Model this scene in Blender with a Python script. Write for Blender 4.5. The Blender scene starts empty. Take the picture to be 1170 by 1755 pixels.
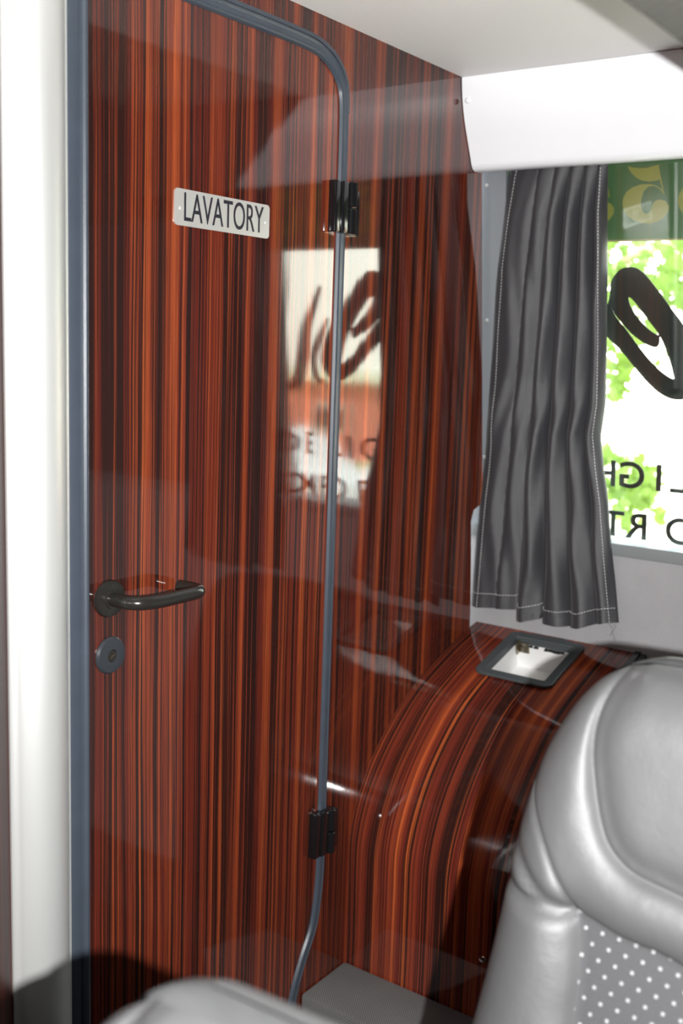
import bpy, bmesh, math, random
import numpy as np
from mathutils import Vector, Matrix
from mathutils.geometry import delaunay_2d_cdt
random.seed(7); np.random.seed(7)
S = bpy.context.scene
COL = S.collection

# ------------------------------------------------------------------ camera, exposure, light
FPX = 1850.0
CAM = np.array([0.0, -1.0863, 1.30])
def basis(yaw, pitch, roll):
    yaw, pitch, roll = map(math.radians, (yaw, pitch, roll))
    cy, sy, cp, sp = math.cos(yaw), math.sin(yaw), math.cos(pitch), math.sin(pitch)
    w = np.array([sy*cp, cy*cp, sp]); r = np.array([cy, -sy, 0.]); u = np.cross(r, w)
    return math.cos(roll)*r+math.sin(roll)*u, -math.sin(roll)*r+math.cos(roll)*u, w
RT, UP, FW = basis(54.8, -8.85, 1.95)
cd = bpy.data.cameras.new('camera'); cam = bpy.data.objects.new('camera', cd); COL.objects.link(cam)
M = Matrix.Identity(4)
for i in range(3):
    M[i][0] = RT[i]; M[i][1] = UP[i]; M[i][2] = -FW[i]; M[i][3] = CAM[i]
cam.matrix_world = M
cd.sensor_fit = 'VERTICAL'; cd.sensor_height = 36; cd.sensor_width = 24; cd.lens = FPX/1755*36
cd.clip_start = 0.02
cd.dof.use_dof = True; cd.dof.focus_distance = 1.62; cd.dof.aperture_fstop = 3.8
S.camera = cam
S.view_settings.view_transform = 'Standard'; S.view_settings.look = 'None'
S.view_settings.exposure = 0.0; S.view_settings.gamma = 1.0
S.view_settings.use_curve_mapping = False

FLASH_W = 52.0; SKY = 13.0; SUN_W = 18.0
world = bpy.data.worlds.new('overcast_sky'); S.world = world; world.use_nodes = True
wn = world.node_tree.nodes; wl = world.node_tree.links
bg = wn['Background']; bg.inputs['Strength'].default_value = SKY
tcw = wn.new('ShaderNodeTexCoord'); sxyz = wn.new('ShaderNodeSeparateXYZ'); rmp = wn.new('ShaderNodeValToRGB')
rmp.color_ramp.elements[0].position = 0.0; rmp.color_ramp.elements[0].color = (1.0, 0.94, 0.84, 1)
rmp.color_ramp.elements[1].position = 0.5; rmp.color_ramp.elements[1].color = (0.88, 0.95, 1.0, 1)
wl.new(tcw.outputs['Generated'], sxyz.inputs[0]); wl.new(sxyz.outputs['Z'], rmp.inputs[0]); wl.new(rmp.outputs[0], bg.inputs['Color'])

# the camera's own flash, beside and slightly below the lens (camera held upright)
fl = bpy.data.lights.new('camera_flash', 'AREA'); fl.shape = 'DISK'; fl.size = 0.014; fl.energy = FLASH_W; fl.color = (1.0, 0.985, 0.97)
fo = bpy.data.objects.new('camera_flash', fl); COL.objects.link(fo)
fm = M.copy(); fp = CAM + 0.115*RT - 0.03*UP
for i in range(3): fm[i][3] = fp[i]
fo.matrix_world = fm
sn = bpy.data.lights.new('sun', 'SUN'); sn.energy = SUN_W; sn.angle = math.radians(1.5); sn.color = (1, 0.95, 0.86)
so = bpy.data.objects.new('sun', sn); COL.objects.link(so)
so.rotation_euler = Vector((0.55, 0.15, -0.82)).to_track_quat('-Z', 'Y').to_euler()

# ------------------------------------------------------------------ pixel rays onto real planes
def ray(x, y): return ((x-585)*RT-(y-877.5)*UP+FPX*FW)/FPX
def on(x, y, n, d0):
    d = ray(x, y); n = np.array(n, float); t = (d0-n@CAM)/(n@d); return CAM+t*d
def onY(x, y, y0=0.0): return on(x, y, (0, 1, 0), y0)
def onX(x, y, x0): return on(x, y, (1, 0, 0), x0)

# ------------------------------------------------------------------ helpers
def link(name, me, mat=None, parent=None):
    o = bpy.data.objects.new(name, me); COL.objects.link(o)
    if mat is not None and not me.materials: me.materials.append(mat)
    if parent is not None: o.parent = parent
    return o
def tag(o, label=None, cat=None, group=None, kind=None):
    if label: o['label'] = label
    if cat: o['category'] = cat
    if group: o['group'] = group
    if kind: o['kind'] = kind
    return o
def thing(name, label, cat, loc=(0, 0, 0), group=None):
    o = bpy.data.objects.new(name, None); COL.objects.link(o); o.location = loc; o.empty_display_size = 0.1
    bpy.context.view_layer.update()
    return tag(o, label, cat, group)
def to_local(o, parent):
    """mesh was built in world coordinates; shift it under a moved parent"""
    o.data.transform(Matrix.Translation(-Vector(parent.location))); return o
def smooth(me, ang=40):
    for p in me.polygons: p.use_smooth = True
    try: me.set_sharp_from_angle(angle=math.radians(ang))
    except Exception: pass
def mesh_of(bm, ang=40, sm=True):
    me = bpy.data.meshes.new('m'); bmesh.ops.recalc_face_normals(bm, faces=bm.faces[:]); bm.to_mesh(me); bm.free()
    if sm: smooth(me, ang)
    return me
def box_bm(lo, hi, bev=0.0, seg=2, bm=None):
    new = bmesh.new()
    r = bmesh.ops.create_cube(new, size=1.0)
    lo = Vector(lo); hi = Vector(hi)
    for v in new.verts: v.co = Vector([lo[i]+(v.co[i]+.5)*(hi[i]-lo[i]) for i in range(3)])
    if bev > 0: bmesh.ops.bevel(new, geom=new.edges[:]+new.verts[:], offset=bev, segments=seg, profile=.6, affect='EDGES')
    if bm is None: return new
    t = bpy.data.meshes.new('t'); new.to_mesh(t); new.free(); bm.from_mesh(t); bpy.data.meshes.remove(t); return bm
def add_lathe(bm, prof, mat4, n=40):
    rings = []
    for r, h in prof:
        rings.append([bm.verts.new(mat4 @ Vector((r*math.cos(2*math.pi*i/n), r*math.sin(2*math.pi*i/n), h))) for i in range(n)] if r > 1e-6 else [bm.verts.new(mat4 @ Vector((0, 0, h)))])
    for a, b in zip(rings, rings[1:]):
        for i in range(n):
            j = (i+1) % n
            if len(a) == 1 and len(b) == 1: continue
            if len(a) == 1: bm.faces.new((a[0], b[i], b[j]))
            elif len(b) == 1: bm.faces.new((a[i], a[j], b[0]))
            else: bm.faces.new((a[i], a[j], b[j], b[i]))
def add_tube(bm, pts, rad, n=12, caps=True):
    pts = [Vector(p) for p in pts]; rings = []; prev = None
    for i, p in enumerate(pts):
        t = (pts[min(i+1, len(pts)-1)]-pts[max(i-1, 0)]).normalized()
        if prev is None: a = t.orthogonal().normalized()
        else: a = (prev - t*prev.dot(t)).normalized()
        prev = a; b = t.cross(a); r = rad[i] if hasattr(rad, '__len__') else rad
        rings.append([bm.verts.new(p+(a*math.cos(2*math.pi*k/n)+b*math.sin(2*math.pi*k/n))*r) for k in range(n)])
    for A, B in zip(rings, rings[1:]):
        for k in range(n): bm.faces.new((A[k], A[(k+1) % n], B[(k+1) % n], B[k]))
    if caps: bm.faces.new(rings[0][::-1]); bm.faces.new(rings[-1])
def catmull(P, n=8, closed=True):
    P = [np.array(p, float) for p in P]; out = []; N = len(P)
    rng = range(N) if closed else range(N-1)
    for i in rng:
        g = (lambda k: P[k % N]) if closed else (lambda k: P[min(max(k, 0), N-1)])
        p0, p1, p2, p3 = g(i-1), g(i), g(i+1), g(i+2)
        for k in range(n):
            t = k/n
            out.append(.5*((2*p1)+(-p0+p2)*t+(2*p0-5*p1+4*p2-p3)*t*t+(-p0+3*p1-3*p2+p3)*t**3))
    if not closed: out.append(P[-1])
    return out
def eval_curve(cu):
    o = bpy.data.objects.new('tmp', cu); COL.objects.link(o); bpy.context.view_layer.update()
    dg = bpy.context.evaluated_depsgraph_get(); me = bpy.data.meshes.new_from_object(o.evaluated_get(dg))
    bpy.data.objects.remove(o); return me
def flat(loops, thick, mat4, bev=0.0):
    """solid plate from outlines (holes allowed), local XY plane, centred on z=0"""
    cu = bpy.data.curves.new('c', 'CURVE'); cu.dimensions = '2D'; cu.fill_mode = 'BOTH'; cu.extrude = thick/2-bev; cu.bevel_depth = bev; cu.bevel_resolution = 1
    for L in loops:
        sp = cu.splines.new('POLY'); sp.points.add(len(L)-1); sp.use_cyclic_u = True
        for p, q in zip(sp.points, L): p.co = (q[0], q[1], 0, 1)
    me = eval_curve(cu)
    uv = me.uv_layers.new(name='UVMap') if not me.uv_layers else me.uv_layers[0]
    co = [v.co.copy() for v in me.vertices]
    for l in me.loops: c = co[l.vertex_index]; uv.data[l.index].uv = (c.x, c.y)
    me.transform(mat4); return me
def thicken(bm, offset, uvl=None):
    """give an open sheet a back layer and closed rims"""
    fs = bm.faces[:]; rim = [e for e in bm.edges if len(e.link_faces) == 1]
    back = {v: bm.verts.new(v.co+offset(v.co)) for v in bm.verts[:]}
    for f in fs:
        g = bm.faces.new([back[v] for v in f.verts][::-1])
        if uvl:
            for a, b in zip(g.loops, list(f.loops)[::-1]): a[uvl].uv = b[uvl].uv
    for e in rim: bm.faces.new((e.verts[0], e.verts[1], back[e.verts[1]], back[e.verts[0]]))
def text_mesh(s, size, sx, thick, mat4, align='CENTER', bold=0.0):
    cu = bpy.data.curves.new('t', 'FONT'); cu.body = s; cu.size = size; cu.extrude = thick/2; cu.align_x = align; cu.align_y = 'CENTER'; cu.offset = bold*size
    me = eval_curve(cu); me.transform(mat4 @ Matrix.Diagonal((sx, 1, 1, 1))); return me
def join_meshes(ms):
    bm = bmesh.new()
    for m in ms: bm.from_mesh(m); bpy.data.meshes.remove(m)
    me = bpy.data.meshes.new('j'); bm.to_mesh(me); bm.free(); return me
def frame(origin, x, y):
    x = Vector(x).normalized(); y = Vector(y).normalized(); z = x.cross(y)
    m = Matrix.Identity(4)
    for i in range(3): m[i][0] = x[i]; m[i][1] = y[i]; m[i][2] = z[i]; m[i][3] = origin[i]
    return m
BULK = frame((0, 0, 0), (1, 0, 0), (0, 0, 1))     # local z = -Y, towards the cabin
def bulk(y): return Matrix.Translation((0, y, 0)) @ BULK
def sweep(path, prof, closed=False):
    """prof: (across, out) in the bulkhead plane, path: (x,z) points, y = -out"""
    bm = bmesh.new(); rings = []; P = [Vector((p[0], p[1])) for p in path]; s = 0
    uvl = bm.loops.layers.uv.new('UVMap')
    for i, p in enumerate(P):
        t = (P[min(i+1, len(P)-1)]-P[max(i-1, 0)]).normalized(); nn = Vector((t.y, -t.x))
        rings.append([bm.verts.new((p.x+nn.x*a, -h, p.y+nn.y*a)) for a, h in prof])
    for A, B in zip(rings, rings[1:]):
        for k in range(len(prof)-1): bm.faces.new((A[k], A[k+1], B[k+1], B[k]))
        bm.faces.new((A[-1], A[0], B[0], B[-1]))
    bm.faces.new(rings[0][::-1]); bm.faces.new(rings[-1])
    return mesh_of(bm, 25)

# ------------------------------------------------------------------ materials
def mat(name, col, rough=.5, metal=0., spec=.5, coat=0., bump=0., bscale=80., var=0., vscale=6., ior=1.5, sheen=0.):
    m = bpy.data.materials.new(name); m.use_nodes = True; n = m.node_tree.nodes; l = m.node_tree.links; b = n['Principled BSDF']
    b.inputs['Base Color'].default_value = (*col, 1); b.inputs['Roughness'].default_value = rough; b.inputs['Metallic'].default_value = metal
    b.inputs['Specular IOR Level'].default_value = spec; b.inputs['Coat Weight'].default_value = coat; b.inputs['IOR'].default_value = ior
    b.inputs['Sheen Weight'].default_value = sheen
    tc = n.new('ShaderNodeTexCoord')
    nz = n.new('ShaderNodeTexNoise'); nz.inputs['Scale'].default_value = vscale; nz.inputs['Detail'].default_value = 4; l.new(tc.outputs['Object'], nz.inputs['Vector'])
    mx = n.new('ShaderNodeMix'); mx.data_type = 'RGBA'; mx.inputs['A'].default_value = (*[c*(1-var) for c in col], 1); mx.inputs['B'].default_value = (*[min(1, c*(1+var)) for c in col], 1)
    l.new(nz.outputs['Fac'], mx.inputs['Factor']); l.new(mx.outputs['Result'], b.inputs['Base Color'])
    if bump:
        n2 = n.new('ShaderNodeTexNoise'); n2.inputs['Scale'].default_value = bscale; n2.inputs['Detail'].default_value = 5; l.new(tc.outputs['Object'], n2.inputs['Vector'])
        bp = n.new('ShaderNodeBump'); bp.inputs['Strength'].default_value = bump; bp.inputs['Distance'].default_value = .002; l.new(n2.outputs['Fac'], bp.inputs['Height']); l.new(bp.outputs[0], b.inputs['Normal'])
    return m
def math_node(n, l, op, a, b=None, c=None):
    x = n.new('ShaderNodeMath'); x.operation = op
    for i, v in enumerate((a, b, c)):
        if v is None: continue
        if isinstance(v, (int, float)): x.inputs[i].default_value = v
        else: l.new(v, x.inputs[i])
    return x.outputs[0]
def zebra(name, seed=0.0, bright=1.0):
    """high gloss zebrano laminate: stripes along V of the UV map (metres)"""
    m = bpy.data.materials.new(name); m.use_nodes = True; n = m.node_tree.nodes; l = m.node_tree.links; b = n['Principled BSDF']
    uv = n.new('ShaderNodeUVMap'); uv.uv_map = 'UVMap'
    sp = n.new('ShaderNodeSeparateXYZ'); l.new(uv.outputs[0], sp.inputs[0])
    # gentle wander of the stripes
    def noise(sx, sy, detail=2, off=0.0, warp=None, rough=.5):
        cb = n.new('ShaderNodeCombineXYZ')
        u = math_node(n, l, 'MULTIPLY_ADD', warp if warp is not None else sp.outputs['X'], sx, off+seed)
        v = math_node(n, l, 'MULTIPLY', sp.outputs['Y'], sy)
        l.new(u, cb.inputs[0]); l.new(v, cb.inputs[1])
        t = n.new('ShaderNodeTexNoise'); t.inputs['Scale'].default_value = 1; t.inputs['Detail'].default_value = detail; t.inputs['Roughness'].default_value = rough
        l.new(cb.outputs[0], t.inputs['Vector']); return t.outputs['Fac']
    wob = noise(9, 1.6, 2, 31)
    warp = math_node(n, l, 'MULTIPLY_ADD', math_node(n, l, 'SUBTRACT', wob, .5), .012, sp.outputs['X'])
    wide = noise(34, .25, 1, 0, warp); midn = noise(175, .5, 2, 57, warp, .6); fine = noise(620, 1.2, 2, 13, warp, .6); tone = noise(75, .3, 2, 71, warp)
    def ramp(f, *st):
        r = n.new('ShaderNodeValToRGB'); e = r.color_ramp.elements
        e[0].position, e[0].color = st[0][0], (*st[0][1], 1); e[1].position, e[1].color = st[-1][0], (*st[-1][1], 1)
        for p, c in st[1:-1]: q = e.new(p); q.color = (*c, 1)
        l.new(f, r.inputs[0]); return r.outputs[0]
    k = bright
    base = ramp(tone, (.28, (.060*k, .009*k, .006*k)), (.42, (.115*k, .018*k, .010*k)), (.53, (.19*k, .034*k, .013*k)), (.70, (.36*k, .075*k, .020*k)))
    def mixc(a, bcol, f, mode='MIX'):
        x = n.new('ShaderNodeMix'); x.data_type = 'RGBA'; x.blend_type = mode
        l.new(f, x.inputs['Factor']); l.new(a, x.inputs['A'])
        if isinstance(bcol, tuple): x.inputs['B'].default_value = (*bcol, 1)
        else: l.new(bcol, x.inputs['B'])
        return x.outputs['Result']
    dk = (.018, .008, .007)
    # threshold for dark streaks shifts with the wide noise, so dark lines come in bunches
    s1 = math_node(n, l, 'ADD', midn, math_node(n, l, 'MULTIPLY', math_node(n, l, 'SUBTRACT', wide, .5), .60))
    f1 = ramp(s1, (.53, (0, 0, 0)), (.60, (.93, .93, .93)))
    s2 = math_node(n, l, 'ADD', fine, math_node(n, l, 'MULTIPLY', math_node(n, l, 'SUBTRACT', wide, .5), .45))
    f2 = ramp(s2, (.47, (0, 0, 0)), (.60, (.84, .84, .84)))
    grain = noise(1500, 14, 2, 5, warp)
    f3 = ramp(grain, (.35, (.0, .0, .0)), (.70, (.45, .45, .45)))
    c = mixc(base, dk, f2); c = mixc(c, dk, f1); c = mixc(c, dk, f3)
    l.new(c, b.inputs['Base Color'])
    b.inputs['Roughness'].default_value = .055; b.inputs['IOR'].default_value = 1.62
    hb = noise(260, 3.0, 2, 3, warp); hb2 = noise(16, 5, 1, 9)
    hh = math_node(n, l, 'ADD', math_node(n, l, 'MULTIPLY', hb, .05), math_node(n, l, 'MULTIPLY', hb2, 1.0))
    bp = n.new('ShaderNodeBump'); bp.inputs['Strength'].default_value = .55; bp.inputs['Distance'].default_value = .0006; l.new(hh, bp.inputs['Height']); l.new(bp.outputs[0], b.inputs['Normal'])
    return m
def weave(name, c1, c2, scale=430., rough=.8, bumpd=.0006, dirt=.12):
    """small waffle fabric in UV metres"""
    m = bpy.data.materials.new(name); m.use_nodes = True; n = m.node_tree.nodes; l = m.node_tree.links; b = n['Principled BSDF']
    uv = n.new('ShaderNodeUVMap'); uv.uv_map = 'UVMap'; sp = n.new('ShaderNodeSeparateXYZ'); l.new(uv.outputs[0], sp.inputs[0])
    tc = n.new('ShaderNodeTexCoord')
    sx = math_node(n, l, 'SINE', math_node(n, l, 'MULTIPLY', sp.outputs['X'], scale*2)); sy = math_node(n, l, 'SINE', math_node(n, l, 'MULTIPLY', sp.outputs['Y'], scale*2))
    pr = math_node(n, l, 'MULTIPLY_ADD', math_node(n, l, 'MULTIPLY', sx, sy), .5, .5)
    nz = n.new('ShaderNodeTexNoise'); nz.inputs['Scale'].default_value = 7; nz.inputs['Detail'].default_value = 6; l.new(tc.outputs['Object'], nz.inputs['Vector'])
    mx = n.new('ShaderNodeMix'); mx.data_type = 'RGBA'; mx.inputs['A'].default_value = (*c1, 1); mx.inputs['B'].default_value = (*c2, 1); l.new(pr, mx.inputs['Factor'])
    m2 = n.new('ShaderNodeMix'); m2.data_type = 'RGBA'; m2.blend_type = 'MULTIPLY'; m2.inputs['Factor'].default_value = dirt*3
    l.new(mx.outputs['Result'], m2.inputs['A']); l.new(nz.outputs['Fac'], m2.inputs['B'])
    l.new(m2.outputs['Result'], b.inputs['Base Color']); b.inputs['Roughness'].default_value = rough
    bp = n.new('ShaderNodeBump'); bp.inputs['Strength'].default_value = .7; bp.inputs['Distance'].default_value = bumpd; l.new(pr, bp.inputs['Height']); l.new(bp.outputs[0], b.inputs['Normal'])
    return m

WOOD = zebra('zebrano_laminate', 0.0, 1.0); WOOD_DOOR = zebra('zebrano_laminate_door', 3.3, 1.18); WOOD_CON = zebra('zebrano_laminate_console', 11.7, 1.6)
ALU = mat('satin_silver_paint', (.62, .63, .62), .42, metal=.5, var=.03, vscale=3)
RUBBER = mat('blue_grey_rubber', (.046, .058, .076), .36, var=.15, vscale=30, bump=.05, bscale=300)
WHITE = mat('white_laminate', (.88, .90, .93), .35, var=.02, bump=.06, bscale=25)
CEIL = mat('white_vinyl_ceiling', (.90, .895, .88), .6, var=.03, vscale=3, bump=.15, bscale=120)
PLATE = mat('brushed_sign_plate', (.62, .62, .60), .36, metal=.55, var=.03)
BLACKG = mat('black_gloss_plastic', (.008, .008, .009), .12, var=.1)
BLACKINK = mat('black_ink', (.012, .012, .02), .4)
HANDLE = mat('dark_bronze_nylon', (.018, .017, .015), .20, var=.1)
HANDLE2 = mat('dark_blue_grey_nylon', (.028, .032, .038), .28, var=.1)
CHROME = mat('chrome', (.75, .74, .70), .15, metal=1.0)
PILLAR = mat('grey_painted_metal', (.22, .24, .26), .42, metal=.2, var=.06, vscale=8)
FRAMEG = mat('grey_bezel_plastic', (.060, .070, .074), .45, var=.08, bump=.1, bscale=500)
WFAB = weave('grey_wall_fabric', (.54, .54, .55), (.18, .18, .19), 560)
BFAB = weave('dark_grey_woven_covering', (.26, .26, .255), (.06, .06, .06), 560)
RFAB = weave('olive_grey_rack_fabric', (.125, .122, .11), (.10, .10, .088), 200)
DARKGAP = mat('black_rubber_edge', (.02, .022, .022), .5)
FLOORM = mat('dark_vinyl_floor', (.025, .025, .027), .5, var=.2, vscale=40)
DARKWALL = mat('dark_grey_cabin_lining', (.045, .045, .048), .7, var=.1)
INNER = mat('white_bin_liner', (.80, .80, .79), .5)
BRASS = mat('worn_nickel', (.45, .40, .30), .3, metal=1.0)

def leather(name, col):
    m = bpy.data.materials.new(name); m.use_nodes = True; n = m.node_tree.nodes; l = m.node_tree.links; b = n['Principled BSDF']
    tc = n.new('ShaderNodeTexCoord'); b.inputs['Roughness'].default_value = .56; b.inputs['Metallic'].default_value = .35
    nz = n.new('ShaderNodeTexNoise'); nz.inputs['Scale'].default_value = 9; nz.inputs['Detail'].default_value = 3; l.new(tc.outputs['Object'], nz.inputs['Vector'])
    mx = n.new('ShaderNodeMix'); mx.data_type = 'RGBA'; mx.inputs['A'].default_value = (*[c*.93 for c in col], 1); mx.inputs['B'].default_value = (*[c*1.07 for c in col], 1)
    l.new(nz.outputs['Fac'], mx.inputs['Factor']); l.new(mx.outputs['Result'], b.inputs['Base Color'])
    v = n.new('ShaderNodeTexVoronoi'); v.inputs['Scale'].default_value = 520; l.new(tc.outputs['Object'], v.inputs['Vector'])
    n2 = n.new('ShaderNodeTexNoise'); n2.inputs['Scale'].default_value = 26; n2.inputs['Detail'].default_value = 3; l.new(tc.outputs['Object'], n2.inputs['Vector'])
    ad = math_node(n, l, 'MULTIPLY_ADD', v.outputs['Distance'], .10, math_node(n, l, 'MULTIPLY', n2.outputs['Fac'], 1.0))
    bp = n.new('ShaderNodeBump'); bp.inputs['Strength'].default_value = .5; bp.inputs['Distance'].default_value = .0025; l.new(ad, bp.inputs['Height']); l.new(bp.outputs[0], b.inputs['Normal'])
    return m
LEATH = leather('silver_grey_leather', (.115, .117, .120))
def dotted():
    m = bpy.data.materials.new('dotted_grey_fabric'); m.use_nodes = True; n = m.node_tree.nodes; l = m.node_tree.links; b = n['Principled BSDF']
    uv = n.new('ShaderNodeUVMap'); uv.uv_map = 'UVMap'; sp = n.new('ShaderNodeSeparateXYZ'); l.new(uv.outputs[0], sp.inputs[0])
    dy = .0125; dx = .0165
    row = math_node(n, l, 'DIVIDE', sp.outputs['Y'], dy); ri = math_node(n, l, 'FLOOR', row); rf = math_node(n, l, 'SUBTRACT', row, ri)
    odd = math_node(n, l, 'MODULO', ri, 2.0)
    cx = math_node(n, l, 'ADD', math_node(n, l, 'DIVIDE', sp.outputs['X'], dx), math_node(n, l, 'MULTIPLY', odd, .5)); cf = math_node(n, l, 'FRACT', cx)
    ax = math_node(n, l, 'ABSOLUTE', math_node(n, l, 'SUBTRACT', cf, .5)); ay = math_node(n, l, 'ABSOLUTE', math_node(n, l, 'SUBTRACT', rf, .5))
    inx = math_node(n, l, 'LESS_THAN', ax, .09); iny = math_node(n, l, 'LESS_THAN', ay, .12); dot = math_node(n, l, 'MULTIPLY', inx, iny)
    st = math_node(n, l, 'MULTIPLY_ADD', math_node(n, l, 'SINE', math_node(n, l, 'MULTIPLY', sp.outputs['Y'], 4600)), .5, .5)
    nz = n.new('ShaderNodeTexNoise'); nz.inputs['Scale'].default_value = 700; l.new(uv.outputs[0], nz.inputs['Vector'])
    st2 = math_node(n, l, 'MULTIPLY', st, nz.outputs['Fac'])
    mx = n.new('ShaderNodeMix'); mx.data_type = 'RGBA'; mx.inputs['A'].default_value = (.035, .036, .039, 1); mx.inputs['B'].default_value = (.12, .122, .128, 1); l.new(st2, mx.inputs['Factor'])
    m2 = n.new('ShaderNodeMix'); m2.data_type = 'RGBA'; m2.inputs['B'].default_value = (.36, .37, .38, 1); l.new(mx.outputs['Result'], m2.inputs['A']); l.new(dot, m2.inputs['Factor'])
    l.new(m2.outputs['Result'], b.inputs['Base Color']); b.inputs['Roughness'].default_value = .65; b.inputs['Sheen Weight'].default_value = .2
    bp = n.new('ShaderNodeBump'); bp.inputs['Strength'].default_value = .6; bp.inputs['Distance'].default_value = .0008; l.new(math_node(n, l, 'ADD', st2, dot), bp.inputs['Height']); l.new(bp.outputs[0], b.inputs['Normal'])
    return m
DOTS = dotted()
def glass_mat():
    m = bpy.data.materials.new('window_glass'); m.use_nodes = True; n = m.node_tree.nodes; l = m.node_tree.links; n.remove(n['Principled BSDF'])
    out = [x for x in n if x.type == 'OUTPUT_MATERIAL'][0]
    tr = n.new('ShaderNodeBsdfTransparent'); tr.inputs[0].default_value = (.93, .97, .94, 1); gl = n.new('ShaderNodeBsdfGlossy'); gl.inputs['Roughness'].default_value = .0; gl.inputs['Color'].default_value = (1, 1, 1, 1)
    lw = n.new('ShaderNodeLayerWeight'); lw.inputs['Blend'].default_value = .5
    f = math_node(n, l, 'MULTIPLY_ADD', math_node(n, l, 'POWER', lw.outputs['Facing'], 5.0), .88, .062)
    mx = n.new('ShaderNodeMixShader'); l.new(f, mx.inputs[0]); l.new(tr.outputs[0], mx.inputs[1]); l.new(gl.outputs[0], mx.inputs[2]); l.new(mx.outputs[0], out.inputs['Surface'])
    return m
GLASS = glass_mat()
def translucent(name, c1, c2, tr=.5, scale=6):
    m = bpy.data.materials.new(name); m.use_nodes = True; n = m.node_tree.nodes; l = m.node_tree.links; b = n['Principled BSDF']
    out = [x for x in n if x.type == 'OUTPUT_MATERIAL'][0]; tc = n.new('ShaderNodeTexCoord')
    nz = n.new('ShaderNodeTexNoise'); nz.inputs['Scale'].default_value = scale; nz.inputs['Detail'].default_value = 3; l.new(tc.outputs['Object'], nz.inputs['Vector'])
    mx = n.new('ShaderNodeMix'); mx.data_type = 'RGBA'; mx.inputs['A'].default_value = (*c1, 1); mx.inputs['B'].default_value = (*c2, 1); l.new(nz.outputs['Fac'], mx.inputs['Factor'])
    l.new(mx.outputs['Result'], b.inputs['Base Color']); b.inputs['Roughness'].default_value = .5
    t = n.new('ShaderNodeBsdfTranslucent'); l.new(mx.outputs['Result'], t.inputs[0]); ms = n.new('ShaderNodeMixShader'); ms.inputs[0].default_value = tr
    l.new(b.outputs[0], ms.inputs[1]); l.new(t.outputs[0], ms.inputs[2]); l.new(ms.outputs[0], out.inputs['Surface']); return m

def box_uv(me):
    uv = me.uv_layers[0] if me.uv_layers else me.uv_layers.new(name='UVMap')
    for p in me.polygons:
        nx, ny, nz = [abs(c) for c in p.normal]
        for li in p.loop_indices:
            c = me.vertices[me.loops[li].vertex_index].co
            uv.data[li].uv = (c.y, c.z) if nx >= ny and nx >= nz else ((c.x, c.z) if ny >= nz else (c.y, c.x))
    return me
def box_obj(name, lo, hi, m, parent=None, bev=0.0, kind=None):
    me = mesh_of(box_bm(lo, hi, bev), 30, bev > 0); box_uv(me); o = link(name, me, m, parent)
    if parent is not None: to_local(o, parent)
    if kind: o['kind'] = kind
    return o

# ------------------------------------------------------------------ setting: shell of the cabin
Z0 = -.15
GP = (1, 0, .113); GD = 2.06+.113*1.30                        # inner face of the rear glass, leaning in at the top
def gx(z): return GD-.113*z
def onG(x, y): return on(x, y, GP, GD)
door_R = [onY(*p) for p in [(582, 135), (586, 170)]]
# centre line of the rubber round the door (x,z), top left to bottom
gk = [(.948, 1.760), (1.30, 1.762), (1.40, 1.761), (1.440, 1.755), (1.470, 1.741), (1.492, 1.720), (1.502, 1.692), (1.5045, 1.62), (1.505, 1.2), (1.505, .7), (1.505, .42), (1.504, .335), (1.491, .249), (1.462, .194), (1.441, .150), (1.430, .110), (1.425, .04), (1.424, -.11)]
gks = [np.array(gk[0]), np.array(gk[1])]+catmull(gk[1:8], 6, False)+[np.array(gk[8]), np.array(gk[9])]+catmull(gk[10:], 6, False)
door_out = [(.955, -.11)]+[(.955, 1.760)]+[tuple(p) for p in gks[1:]]
hole = [(.940, -.115), (.940, 1.764)]+[(p[0]+.002, p[1]+.002) for p in gks[1:]]
edge = [(2.040, Z0), (2.040, .731), (2.030, .85), (2.021, .935), (2.030, .958), (2.060, .968), (2.066, .985), (2.030, 1.297), (2.010, 1.474), (1.990, 1.645), (1.995, 1.84)]
wall = flat([[(.80, Z0), *edge, (.80, 1.84)], hole], .02, bulk(.010))
o = link('wall_left', wall, WOOD); tag(o, kind='structure')
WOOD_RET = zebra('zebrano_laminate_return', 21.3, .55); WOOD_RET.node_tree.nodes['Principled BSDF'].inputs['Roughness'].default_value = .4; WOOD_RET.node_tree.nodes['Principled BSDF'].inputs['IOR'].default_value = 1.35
ret = flat([[(0, Z0), (.62, Z0), (.62, 1.84), (0, 1.84)]], .02, frame((.826+.002, .012, 0), (-.79, -.613, 0), (0, 0, 1)))
o = link('wall_left_return', ret, WOOD_RET); tag(o, kind='structure')
box_obj('wall_left_rear', (-1.6, .0, Z0), (.80, .02, 1.84), DARKWALL, kind='structure')
box_obj('ceiling', (-1.6, -2.2, 1.812), (2.3, .03, 1.90), CEIL, kind='structure')
box_obj('floor', (-1.6, -2.2, Z0-.08), (2.3, .5, Z0), FLOORM, kind='structure')
box_obj('wall_front', (-1.68, -2.2, Z0-.08), (-1.6, .03, 1.9), DARKWALL, kind='structure')
box_obj('wall_right', (-1.68, -2.28, Z0-.08), (2.3, -2.2, 1.9), DARKWALL, kind='structure')
# compartment behind the bulkhead stays closed
box_obj('wall_lavatory', (-1.6, .42, Z0), (2.3, .46, 1.9), DARKWALL, kind='structure')
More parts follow.
